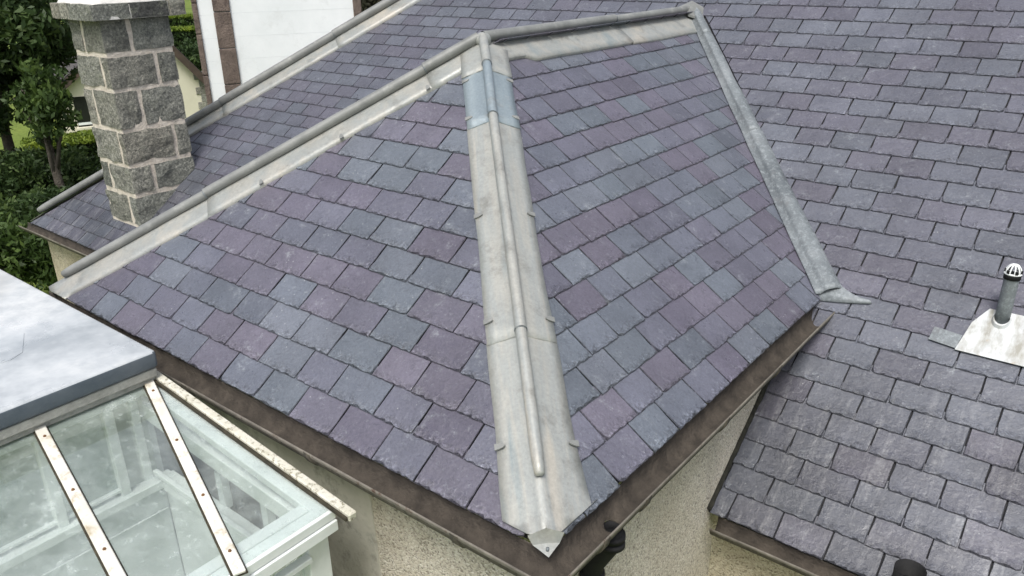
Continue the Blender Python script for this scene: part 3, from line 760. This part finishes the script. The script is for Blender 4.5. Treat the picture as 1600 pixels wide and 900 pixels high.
rock('cap_stone', (cx0-ov, cy0+.30+gp, ctop+.002), (cx1-.32, cy1+ov, ctop+ct), M_gran, core, .004)
bevbox('mortar_bed', (cx0-ov+.012, cy0-ov+.012, ctop), (cx1+ov-.012, cy1+ov-.012, ctop+ct-.012), M_flau, core, .004)
# cement flaunching
rows = []
for s_, zz in ((1.0, 0), (.93, .045), (.75, .11), (.55, .17), (.35, .2), (.02, .21)):
    ring = []
    for k in range(40):
        a = 2*math.pi*k/40; q = max(abs(math.cos(a)), abs(math.sin(a))); rx, ry = (CW/2+ov*.55)*s_, (CD/2+ov*.55)*s_
        n_ = 1+.05*mnoise.noise((math.cos(a)*2, math.sin(a)*2, zz*9))
        ring.append(Vector(((cx0+cx1)/2+rx*math.cos(a)/q*n_, (cy0+cy1)/2+ry*math.sin(a)/q*n_, ctop+ct-.004+zz)))
    rows.append(ring)
v, f = grid(rows, True); mesh_obj('flaunching', v, f, M_flau, core, True)
# ---- vent pipe with cage cowl and zinc apron on the main slope
def onM(x, y, n=0): return Vector((x, y, (y/S-yV)*tm*S))+MP.N*(n-.018)
vp = onM(1.470*S, 1.452*S, 0)
vent = open_pipe('vent_pipe', [vp-Vector((0, 0, .05)), vp+Vector((0, 0, .12)), vp+Vector((0, 0, .30))], .041, M_leadold, house, 'stub vent pipe with white cage cowl')
ct_ = vp+Vector((0, 0, .30))
tube('cowl_collar', [ct_-Vector((0, 0, .012)), ct_+Vector((0, 0, .022))], .046, M_black, vent, 16)
for k in range(6):
    a = 2*math.pi*k/6; bevbox('cowl_tooth', (-.009, -.004, -.014), (.009, .004, .014), M_black, vent, .002, Matrix.Translation(ct_+Vector((math.cos(a)*.043, math.sin(a)*.043, .032))) @ Matrix.Rotation(a+math.pi/2, 4, 'Z'))
for k in range(5):
    a = math.pi*k/5; pts = []
    for j in range(13):
        b = math.pi*j/12; pts.append(ct_+Vector((math.cos(a)*math.cos(b)*.043, math.sin(a)*math.cos(b)*.043, .02+math.sin(b)*.058)))
    tube('cowl_wire', pts, .0045, M_plastic, vent, 6)
tube('cowl_ring', [ct_+Vector((math.cos(2*math.pi*k/20)*.043, math.sin(2*math.pi*k/20)*.043, .022)) for k in range(21)], .006, M_plastic, vent, 6)
def zsheet(name, uv, mat, parent, n=.026, th=.006, lab=None):
    v = [MP.p(u, w_, n) for u, w_ in uv]; m = len(v); v2 = [MP.p(u, w_, n-th) for u, w_ in uv]
    o = mesh_obj(name, v+v2, [tuple(range(m))]+[(i, m+i, m+(i+1) % m, (i+1) % m) for i in range(m)], mat, parent)
    if lab: o['label'] = lab
    PINV[o.name] = Matrix(); return o
vv0 = lambda y: (y-yV)*S*km
ap = zsheet('flashing_apron', [(1.388*S, vv0(1.352)), (1.80*S, vv0(1.352)), (1.80*S, vv0(1.475)), (1.435*S, vv0(1.475)), (1.405*S, vv0(1.43))], M_zinc, house, .030, lab='bright stained zinc apron round the vent pipe')
zsheet('flashing_tab', [(1.318*S, vv0(1.362)), (1.389*S, vv0(1.356)), (1.394*S, vv0(1.392)), (1.322*S, vv0(1.398))], M_leadold, ap, .027)
rows = [[vp+Vector((math.cos(a)*r, math.sin(a)*r, 0))+Vector((0, 0, math.sin(a)*r*tm))+MP.N*q for a in [2*math.pi*k/20 for k in range(20)]] for r, q in ((.072, .012), (.058, .020), (.043, .05))]
v, f = grid(rows, True); mesh_obj('pipe_collar', v, f, M_zinc, vent, True)
clump(vp+Vector((-.05, .04, .03)), .012, vent, noise_mat('ochre_lichen', (.16, .09, .02), (.30, .20, .06), 30, .95), 18)
# soil pipe at the main eaves
sp = Vector((3.245, ye*S-.13, -.70)); sp.y = 1.63
spi = open_pipe('soil_pipe', [sp, sp-Vector((0, 0, .5)), Vector((sp.x, sp.y, GZ))],   .075, M_black, house, 'open black soil pipe standing at the main eaves')
tube('pipe_collar', [sp-Vector((0, 0, .10)), sp-Vector((0, 0, .16))], .083, M_black, spi, 18)

# ------------------------------------------------------------------ conservatory
cons = empty('conservatory', (0, -.6*S, GZ)); tag(cons, 'white framed conservatory with lead flat roof and sloping dirty glass beside the wing', 'conservatory')
def K(x, y, z): return Vector((x, y, z))*S
XS = -.147
slab = bevbox('flat_roof', (-1.3*S, -1.25*S, .035*S), (XS*S, -.094*S, .083*S), M_leadroof, cons, .022, seg=4)
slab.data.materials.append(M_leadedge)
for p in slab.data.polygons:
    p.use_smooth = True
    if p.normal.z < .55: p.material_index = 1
slab['label'] = 'pale blue-grey lead flat roof with rounded edge'; PINV[slab.name] = Matrix()
v = [K(-.62, -.26, .0845), K(-.47, -.30, .0845), K(-.36, -.36, .0845), K(-.42, -.62, .0845), K(-.7, -.6, .0845)]
v = [K(-.52, -.255, .0845), K(-.405, -.305, .0845), K(-.385, -.34, .0845), K(-.40, -.60, .0845), K(-.62, -.58, .0845)]
mesh_obj('lead_patch', v+[p-Vector((0, 0, .006)) for p in v], [tuple(range(5))[::-1]]+[(i, (i+1) % 5, 5+(i+1) % 5, 5+i) for i in range(5)], M_leadroof, slab)
beam('fascia_board', K(-.163, -.10, .034), K(-.163, -1.22, .034), .05, .05, M_wood, cons)
beam('header_rail', K(-.178, -.10, .008), K(-.178, -1.22, .008), .06, .035, M_wood, cons)
zg = lambda x: -.004-.0985*(x+.218)
bars = [((-.191, -.113), (.535, -.338)), ((-.195, -.379), (.535, -.518)), ((-.195, -.66), (.535, -.735)), ((-.195, -.94), (.535, -.96))]
def onG(x, y, dz=0): return Vector((x*S, y*S, zg(x)*S+dz))
gn = Vector((.0985, 0, 1)).normalized()
for (a, b) in bars:
    p0, p1 = onG(*a), onG(*b)
    bar = beam('glazing_bar', p0+gn*.02, p1+gn*.02, .052, .016, M_cream, cons, gn, .004); PINV[bar.name] = Matrix()
    beam('gasket', p0+gn*.0045, p1+gn*.0045, .068, .01, M_gask, bar, gn, .002)
    for t in (.10, .40, .68, .92):
        c = p0.lerp(p1, t)+gn*.02
        tube('bolt', [c-gn*.003, c+gn*.006], [.009, .006], M_rust, bar, 8)
beam('end_cover_strip', onG(-.192, -.092, .03), onG(.575, -.096, .03), .045, .042, M_mossy, cons, gn, .006)
beam('end_gasket', onG(-.192, -.1055, .016), onG(.57, -.1095, .016), .012, .022, M_gask, cons, gn, .002)
# glass panes between bars
edges_t = [(-.187, -.112)]+[b[0] for b in bars]+[(-.195, -1.22)]; edges_b = [(.515, -.113)]+[(.515, b[1][1]) for b in bars]+[(.515, -1.22)]
for i in range(len(edges_t)-1):
    q = [onG(*edges_t[i]), onG(*edges_b[i]), onG(*edges_b[i+1]), onG(*edges_t[i+1])]
    if i == 0: q = [onG(-.187, -.1105), onG(.515, -.113), onG(.515, edges_b[1][1])]
    m = len(q)
    v = [p-gn*.004 for p in q]+[p-gn*.010 for p in q]
    mesh_obj('roof_pane', v, [tuple(range(m))[::-1], tuple(range(m, 2*m))]+[(j, (j+1) % m, m+(j+1) % m, m+j) for j in range(m)], M_glass, cons)
# eaves beam, plates and posts
beam('eaves_beam', K(.502, -.10, -.082), K(.502, -1.22, -.082), .085, .05, M_white, cons)
beam('eaves_plate', K(.458, -.115, -.088), K(.458, -1.22, -.088), .07, .06, M_white, cons)
beam('eaves_fascia', K(.514, -.10, -.106), K(.514, -1.22, -.106), .05, .06, M_white, cons)
beam('side_plate', K(-.20, -.117, -.018), K(.50, -.117, -.087), .075, .045, M_white, cons)
beam('side_transom', K(-.20, -.122, -.075), K(.49, -.122, -.125), .055, .10, M_white, cons)
beam('side_sill', K(-.20, -.115, -.30), K(.50, -.115, -.30), .10, .07, M_white, cons)
beam('side_bead', K(-.20, -.14, -.272), K(.49, -.14, -.272), .03, .03, M_white, cons)
for x in (.045, .235): beam('side_mullion', K(x, -.098, -.20), K(x, -.098, -.31), .055, .05, M_white, cons, Vector((0, -1, 0)))
bevbox('side_panel', (-.2*S, -.122*S, -.95*S), (.47*S, -.108*S, -.325*S), M_panel, cons, .003)
# glazed partition under the flat roof edge
XP = -.205
beam('partition_sill', K(XP+.012, -.10, -.298), K(XP+.012, -1.22, -.298), .085, .055, M_white, cons)
beam('partition_bead', K(XP+.004, -.232, -.278), K(XP+.004, -1.2, -.278), .03, .02, M_white, cons)
for y in (-.225, -.385, -.62, -.86): beam('partition_post', K(XP+.016, y, -.03), K(XP+.016, y, -.30), .055, .06, M_white, cons, Vector((1, 0, 0)))
beam('partition_post', K(XP+.0, -.155, -.03), K(XP+.0, -.155, -.30), .05, .05, M_white, cons, Vector((1, 0, 0)))
beam('partition_head', K(XP+.012, -.10, -.022), K(XP+.012, -1.22, -.022), .06, .04, M_white, cons)
bevbox('partition_panel', ((XP-.012)*S, -1.22*S, -.98*S), ((XP+.004)*S, -.123*S, -.325*S), M_panel, cons, .003)
beam('panel_cover_strip', K(XP+.008, -.13, -.40), K(XP+.008, -1.2, -.40), .012, .01, M_white, cons)
for a, b in ((-.235, -.375), (-.395, -.61), (-.63, -.85)):
    bevbox('partition_pane', ((XP-.004)*S, b*S, -.29*S), ((XP-.001)*S, a*S, -.035*S), M_glass, cons, 0)
# room behind the partition
bevbox('back_wall', (-1.25*S, -1.22*S, GZ), (-1.2*S, -.1*S, .03*S), M_panel, cons, 0)
bevbox('rear_wall', (-1.2*S, -.118*S, GZ), ((XP-.03)*S, -.102*S, .03*S), M_panel, cons, 0)
bevbox('floor_slab', (-1.2*S, -1.22*S, GZ-.02), (.52*S, -.10*S, GZ+.10), M_dfloor, cons, 0)
# front posts, rail and panes under the eaves beam
beam('corner_post', K(.492, -.133, -.115), K(.492, -.133, -1.58), .12, .10, M_white, cons, Vector((1, 0, 0)))
for y in (-.40, -.66, -.93): beam('front_post', K(.49, y, -.115), K(.49, y, -1.0), .07, .08, M_white, cons, Vector((1, 0, 0)))
beam('front_transom', K(.495, -.16, -.175), K(.495, -1.22, -.175), .05, .03, M_white, cons)
for a, b in ((-.165, -.385), (-.415, -.645), (-.675, -.915)): bevbox('front_pane', (.472*S, b*S, -.95*S), (.475*S, a*S, -.12*S), M_glass, cons, 0)
bevbox('front_panel', (.455*S, -1.2*S, GZ), (.478*S, -.16*S, -.955*S), M_panel, cons, 0)

# ------------------------------------------------------------------ ground
def ground():
    t = NT('grass')
    c = t.ramp(t.noise(.35, 4), [(.3, (.10, .15, .028)), (.7, (.17, .215, .045))])
    c = t.mix(1.0, c, t.ramp(t.noise(8, 5, .7), [(.3, .7), (.7, 1.2)]), 'MULTIPLY')
    m = t.pbr(c, .9, 0, t.bump(t.noise(30, 4), .6, .05), .2)
    o = mesh_obj('ground', [(-600, -600, GZ), (600, -600, GZ), (600, 600, GZ), (-600, 600, GZ)], [(0, 1, 2, 3)], m); o['kind'] = 'structure'; o['label'] = 'grass lawn and field beyond the houses'
ground()

# ------------------------------------------------------------------ white rendered building
fd = Vector((.518, .855, 0)).normalized(); fb = Vector((-fd.y, fd.x, 0))      # along facade, back
wc = Vector((-10.95, 6.62, 0)); WL = 3.02
wb = empty('white_building', (wc.x, wc.y, GZ)); tag(wb, 'white rendered building with brown stone bands behind the far roof hip', 'building')
Mf = Matrix((fd, fb, Vector((0, 0, 1)))).transposed().to_4x4(); Mf.translation = Vector((wc.x, wc.y, 0))
bevbox('wall', (.10, .03, GZ), (WL, 5, 4.2), M_render, wb, 0, Mf)
def stone_strip(x0, x1, z1=4.2):
    z = GZ
    while z < z1:
        z2 = min(z+random.uniform(.55, .8), z1)
        bevbox('stone', (x0, -.02+random.uniform(-.006, .006), z), (x1, .08, z2-.012), M_stone, wb, .012, Mf); z = z2
stone_strip(0, .10); stone_strip(.37, .68); stone_strip(WL, WL+.16)
for z in (1.15, .72, .30, -.12, -.55, -1.0): 
    bevbox('render_joint', (.69, .028, z), (WL, .034, z+.006), M_joint, wb, 0, Mf); bevbox('render_joint', (.105, .028, z-.02), (.365, .034, z-.014), M_joint, wb, 0, Mf)
bevbox('side_wall', (.005, .08, GZ), (.1, 5, 4.2), M_stone, wb, 0, Mf)
# pitched roof above (out of the picture)
v = [(-.2, -.25, 4.2), (WL+.3, -.25, 4.2), (WL+.3, 2.5, 6.2), (-.2, 2.5, 6.2), (-.2, 5.2, 4.2), (WL+.3, 5.2, 4.2)]
o = mesh_obj('roof', [Mf @ Vector(p) for p in v], [(0, 1, 2, 3), (3, 2, 5, 4), (0, 3, 4), (1, 5, 2)], M_tile, wb)

# ------------------------------------------------------------------ cream cottage
gd = Vector((.37, .93, 0)).normalized(); gb = Vector((-gd.y, gd.x, 0))
gc = Vector((-24.1, 9.15, 0)); GW = 4.6; ez = -1.78; az = .38; GA = 2.88
Mc = Matrix((gd, gb, Vector((0, 0, 1)))).transposed().to_4x4(); Mc.translation = gc
ctg = empty('cream_cottage', (gc.x, gc.y, GZ)); tag(ctg, 'cream rendered cottage gable with dark tiled roof beyond the chimney', 'cottage')
v = [(0, 0, GZ), (GW, 0, GZ), (GW, 0, ez), (GA, 0, az), (0, 0, ez)]; v += [(x, 8, z) for x, y, z in v]
mesh_obj('wall', [Mc @ Vector(p) for p in v], [(0, 1, 2, 3, 4), (9, 8, 7, 6, 5), (0, 5, 6, 1), (1, 6, 7, 2), (4, 9, 5, 0)], M_creamw, ctg)
for sgn in (-1, 1):
    x0 = GA; hw_ = (GW-GA) if sgn > 0 else GA; x1 = GA+sgn*(hw_+.2); zz = ez-.2*(az-ez)/hw_
    pts = [(x0, -.22, az+.16), (x1, -.22, zz+.16), (x1, 8.2, zz+.16), (x0, 8.2, az+.16)]
    v = [Mc @ Vector(p) for p in pts]+[Mc @ Vector((p[0], p[1], p[2]-.10)) for p in pts]
    rf = mesh_obj('roof', v, [(0, 1, 2, 3), (7, 6, 5, 4), (0, 4, 5, 1), (1, 5, 6, 2), (2, 6, 7, 3), (3, 7, 4, 0)], M_tile, ctg); PINV[rf.name] = Matrix()
    sl = Vector((x1-x0, 0, zz-az)); n = 16
    for k in range(n):
        a = Vector((x0, -.23, az+.165))+sl*(k/n); b = Vector((x0, -.23, az+.165))+sl*((k+1)/n)+Vector((0, 0, .022))
        vv_ = [a, b, Vector((b.x, 8.2, b.z)), Vector((a.x, 8.2, a.z)), b-Vector((0, 0, .03)), Vector((b.x, 8.2, b.z-.03))]
        mesh_obj('tile_course', [Mc @ p for p in vv_], [(0, 1, 2, 3), (1, 4, 5, 2)], M_tile, rf)
    beam('bargeboard', Mc @ Vector((x0, -.26, az+.13)), Mc @ Vector((x1, -.26, zz+.13)), .05, .22, M_brownw, ctg, bev=0)
win = bevbox('window', (.45, -.02, -2.95), (1.2, .02, -1.99), M_dark, ctg, 0, Mc); PINV[win.name] = Matrix()
bevbox('sill', (.38, -.12, -3.05), (1.3, .01, -2.96), M_creamw, win, .01, Mc)
bevbox('window_frame', (.45, -.035, -2.90), (1.2, -.022, -2.82), M_white, win, 0, Mc)
for k in range(8):
    bevbox('quoin', (GW-(.34 if k % 2 else .2), -.03, GZ+.25*k), (GW+.02, .3, GZ+.25*k+.235), M_gran, ctg, .01, Mc)
tube('downpipe', [Mc @ Vector((-.1, -.05, ez)), Mc @ Vector((-.1, -.05, GZ))], .05, M_brownw, ctg, 8)

# ------------------------------------------------------------------ vegetation
L_dark = leaf_mat('dark_leaf', (.020, .038, .013), (.042, .075, .022), (.095, .14, .038))
L_mid = leaf_mat('mid_leaf', (.028, .052, .014), (.058, .10, .024), (.12, .175, .042))
L_lime = leaf_mat('lime_leaf', (.09, .14, .018), (.16, .22, .025), (.25, .31, .04))
L_brown = leaf_mat('dry_leaf', (.05, .05, .03), (.09, .085, .05), (.15, .14, .09))
def leaves(name, centers, radii, n_per, size, mat, parent, asp=.5, droop=0.0, seed=1):
    g = np.random.default_rng(seed); cs = np.repeat(np.array(centers), n_per, 0); rs = np.repeat(np.array(radii), n_per, 0)
    n = len(cs); d_ = g.normal(size=(n, 3)); d_ /= np.linalg.norm(d_, axis=1)[:, None]; rad = g.uniform(.35, 1.05, n)**.7
    P = cs+d_*rad[:, None]*rs
    a = g.normal(size=(n, 3)); a[:, 2] -= droop; a /= np.linalg.norm(a, axis=1)[:, None]
    b = np.cross(a, g.normal(size=(n, 3))); b /= np.linalg.norm(b, axis=1)[:, None]
    s = size*g.uniform(.6, 1.4, n)[:, None]
    V = np.stack([P-a*s, P+b*s*asp-a*s*.1, P+a*s, P-b*s*asp-a*s*.1], 1).reshape(-1, 3)
    me = bpy.data.meshes.new(name); me.vertices.add(4*n); me.vertices.foreach_set('co', V.ravel()); me.loops.add(4*n); me.loops.foreach_set('vertex_index', np.arange(4*n))
    me.polygons.add(n); me.polygons.foreach_set('loop_start', np.arange(n)*4); me.update(calc_edges=True)
    at = me.attributes.new('rnd', 'FLOAT', 'FACE'); cl = np.repeat(g.uniform(0, .6, len(centers)), n_per); at.data.foreach_set('value', np.clip(cl+g.uniform(0, .4, n), 0, 1))
    me.materials.append(mat); o = bpy.data.objects.new(name, me); col.objects.link(o)
    if parent: o.parent = parent; o.matrix_parent_inverse = PINV[parent.name]; o['kind'] = 'stuff'
    return o
def at(px, py, depth):
    return CAM+(FW+RR*((px-800)/1252.7)+UU*((450-py)/1252.7))*depth
def tree(name, base, top, crown_c, crown_r, nclump, nleaf, lsize, mat, label, cat='tree', seed=1, rad=.12, droop=.3, asp=.4, clr=.3, group=None):
    base, crown_c = Vector(base), Vector(crown_c); t = empty(name, base); tag(t, label, cat, group)
    g = random.Random(seed)
    tr = tube('trunk', [base-Vector((0, 0, .1)), base.lerp(crown_c, .35)+Vector((g.uniform(-.1, .1), g.uniform(-.1, .1), 0)), base.lerp(crown_c, .7), crown_c+Vector((0, 0, crown_r[2]*.5))], [rad*1.2, rad, rad*.7, rad*.25], M_bark, t, 8); PINV[tr.name] = Matrix()
    cen = []
    for i in range(nclump):
        d_ = Vector((g.gauss(0, 1), g.gauss(0, 1), g.gauss(0, 1))).normalized()*(g.random()**.4)
        cen.append(crown_c+Vector((d_.x*crown_r[0], d_.y*crown_r[1], d_.z*crown_r[2])))
    for i in range(min(9, nclump)):
        s0 = base.lerp(crown_c, g.uniform(.55, 1.0)); tube('limb', [s0, s0.lerp(cen[i], .5)+Vector((0, 0, .1)), cen[i]], [rad*.45, rad*.3, rad*.1], M_bark, t, 5)
    rr = [(clr*g.uniform(.7, 1.4), clr*g.uniform(.7, 1.4), clr*g.uniform(.5, 1.0)) for _ in cen]
    leaves('crown', [tuple(c) for c in cen], rr, nleaf, lsize, mat, t, asp, droop, seed); return t
def gnd(p): return Vector((p.x, p.y, GZ))
def veg(name, px, py, depth, rpx, rpy, mat, label, nclump, nleaf, lsize, seed, clr=.3, cat='tree', rad=.12, droop=.3, asp=.4, ry=None, basedx=0):
    c = at(px, py, depth); r = rpx*depth/1252.7; rz = rpy*depth/1252.7
    return tree(name, gnd(c)+Vector((basedx, 0, 0)), 0, c, (r, ry or r, rz), nclump, nleaf, lsize, mat, label, cat, seed, rad, droop, asp, clr)
veg('broadleaf_tree', -30, 60, 15, 125, 130, L_dark, 'large dark tree overhanging the cottage at the picture edge', 120, 170, .085, 3, .42)
veg('drooping_tree', 60, 160, 14, 42, 55, L_mid, 'slender tree with hanging leafy twigs in front of the cottage', 26, 90, .07, 5, .2, rad=.10, droop=1.2)
for i, (px, py, dp_, rx, ry_, mt, lb) in enumerate((
    (20, 400, 13.0, 75, 60, L_mid, 'bushy green shrub nearest the conservatory roof'),
    (115, 300, 15.5, 70, 60, L_dark, 'dark dense shrub against the chimney foot'),
    (20, 300, 15.0, 70, 70, L_dark, 'dark shrub under the large tree'),
    (70, 350, 14.0, 60, 60, L_dark, 'dark shrub beside the gutter corner of the main roof'))):
    veg('garden_shrub', px, py, dp_, rx, ry_, mt, lb, 60, 130, .06, 20+i, .3, 'shrub', .05)
def hedge(name, p0, p1, wd, ht, label, z0=GZ, n=5000, size=.06, seed=9, side=L_dark, topm=L_lime):
    p0, p1 = Vector(p0), Vector(p1); t = empty(name, (p0+p1)/2); t.location.z = z0; PINV[t.name] = Matrix.Translation(t.location).inverted(); tag(t, label, 'hedge')
    d_ = (p1-p0); L = d_.length; d_.normalize(); s_ = Vector((-d_.y, d_.x, 0)); k = max(3, int(L/.35))
    cs = [tuple(p0+d_*(i+.5)*L/k+s_*q*wd*.3+Vector((0, 0, zq*ht))) for i in range(k) for q in (-1, 1) for zq in (.2, .5, .78)]
    leaves('foliage', cs, [(.34, .34, ht*.2)]*len(cs), max(20, n//len(cs)), size, side, t, .5, .2, seed)
    cs = [tuple(p0+d_*(i+.5)*L/k+s_*q*wd*.3+Vector((0, 0, ht*.98))) for i in range(k) for q in (-1, 0, 1)]
    leaves('top_leaves', cs, [(.3, .3, .08)]*len(cs), max(20, n//2//len(cs)), size, topm, t, .5, .1, seed+1)  # lighter leaf colour over the hedge top, darker on the sides
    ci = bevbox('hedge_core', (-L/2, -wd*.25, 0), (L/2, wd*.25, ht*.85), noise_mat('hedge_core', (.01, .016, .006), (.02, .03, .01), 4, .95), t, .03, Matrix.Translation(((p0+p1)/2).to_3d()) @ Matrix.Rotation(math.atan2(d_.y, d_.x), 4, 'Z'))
a, b = at(40, 218, 19.5), at(170, 213, 20.5)
hz = (a.z+b.z)/2
hedge('garden_hedge', (a.x, a.y, GZ), (b.x, b.y, GZ), 1.2, hz-GZ, 'clipped hedge with lime green top before the cottage', n=9000, size=.05)
a, b = at(225, 62, 46), at(335, 60, 47); hedge('field_hedge', (a.x, a.y, GZ), (b.x, b.y, GZ), 1.6, .85+(a.z-GZ)*0+1.0, 'far clipped hedge with yellow-green top behind the cottage roof', n=4000, size=.10, seed=12)
a, b = at(225, 46, 55), at(335, 45, 56); hedge('field_hedge', (a.x, a.y, GZ), (b.x, b.y, GZ), 1.6, 1.9, 'farthest low hedge at the edge of the bright lawn', n=4000, size=.11, seed=14, side=L_mid)
veg('evergreen_shrub', 300, 98, 33, 28, 26, L_dark, 'dark evergreen shrub between cottage roof and white building', 40, 110, .10, 41, .4, 'shrub', .06)
veg('dry_bush', 590, 10, 19, 34, 30, L_brown, 'brownish bush right of the white building', 40, 120, .07, 43, .3, 'bush', .05)
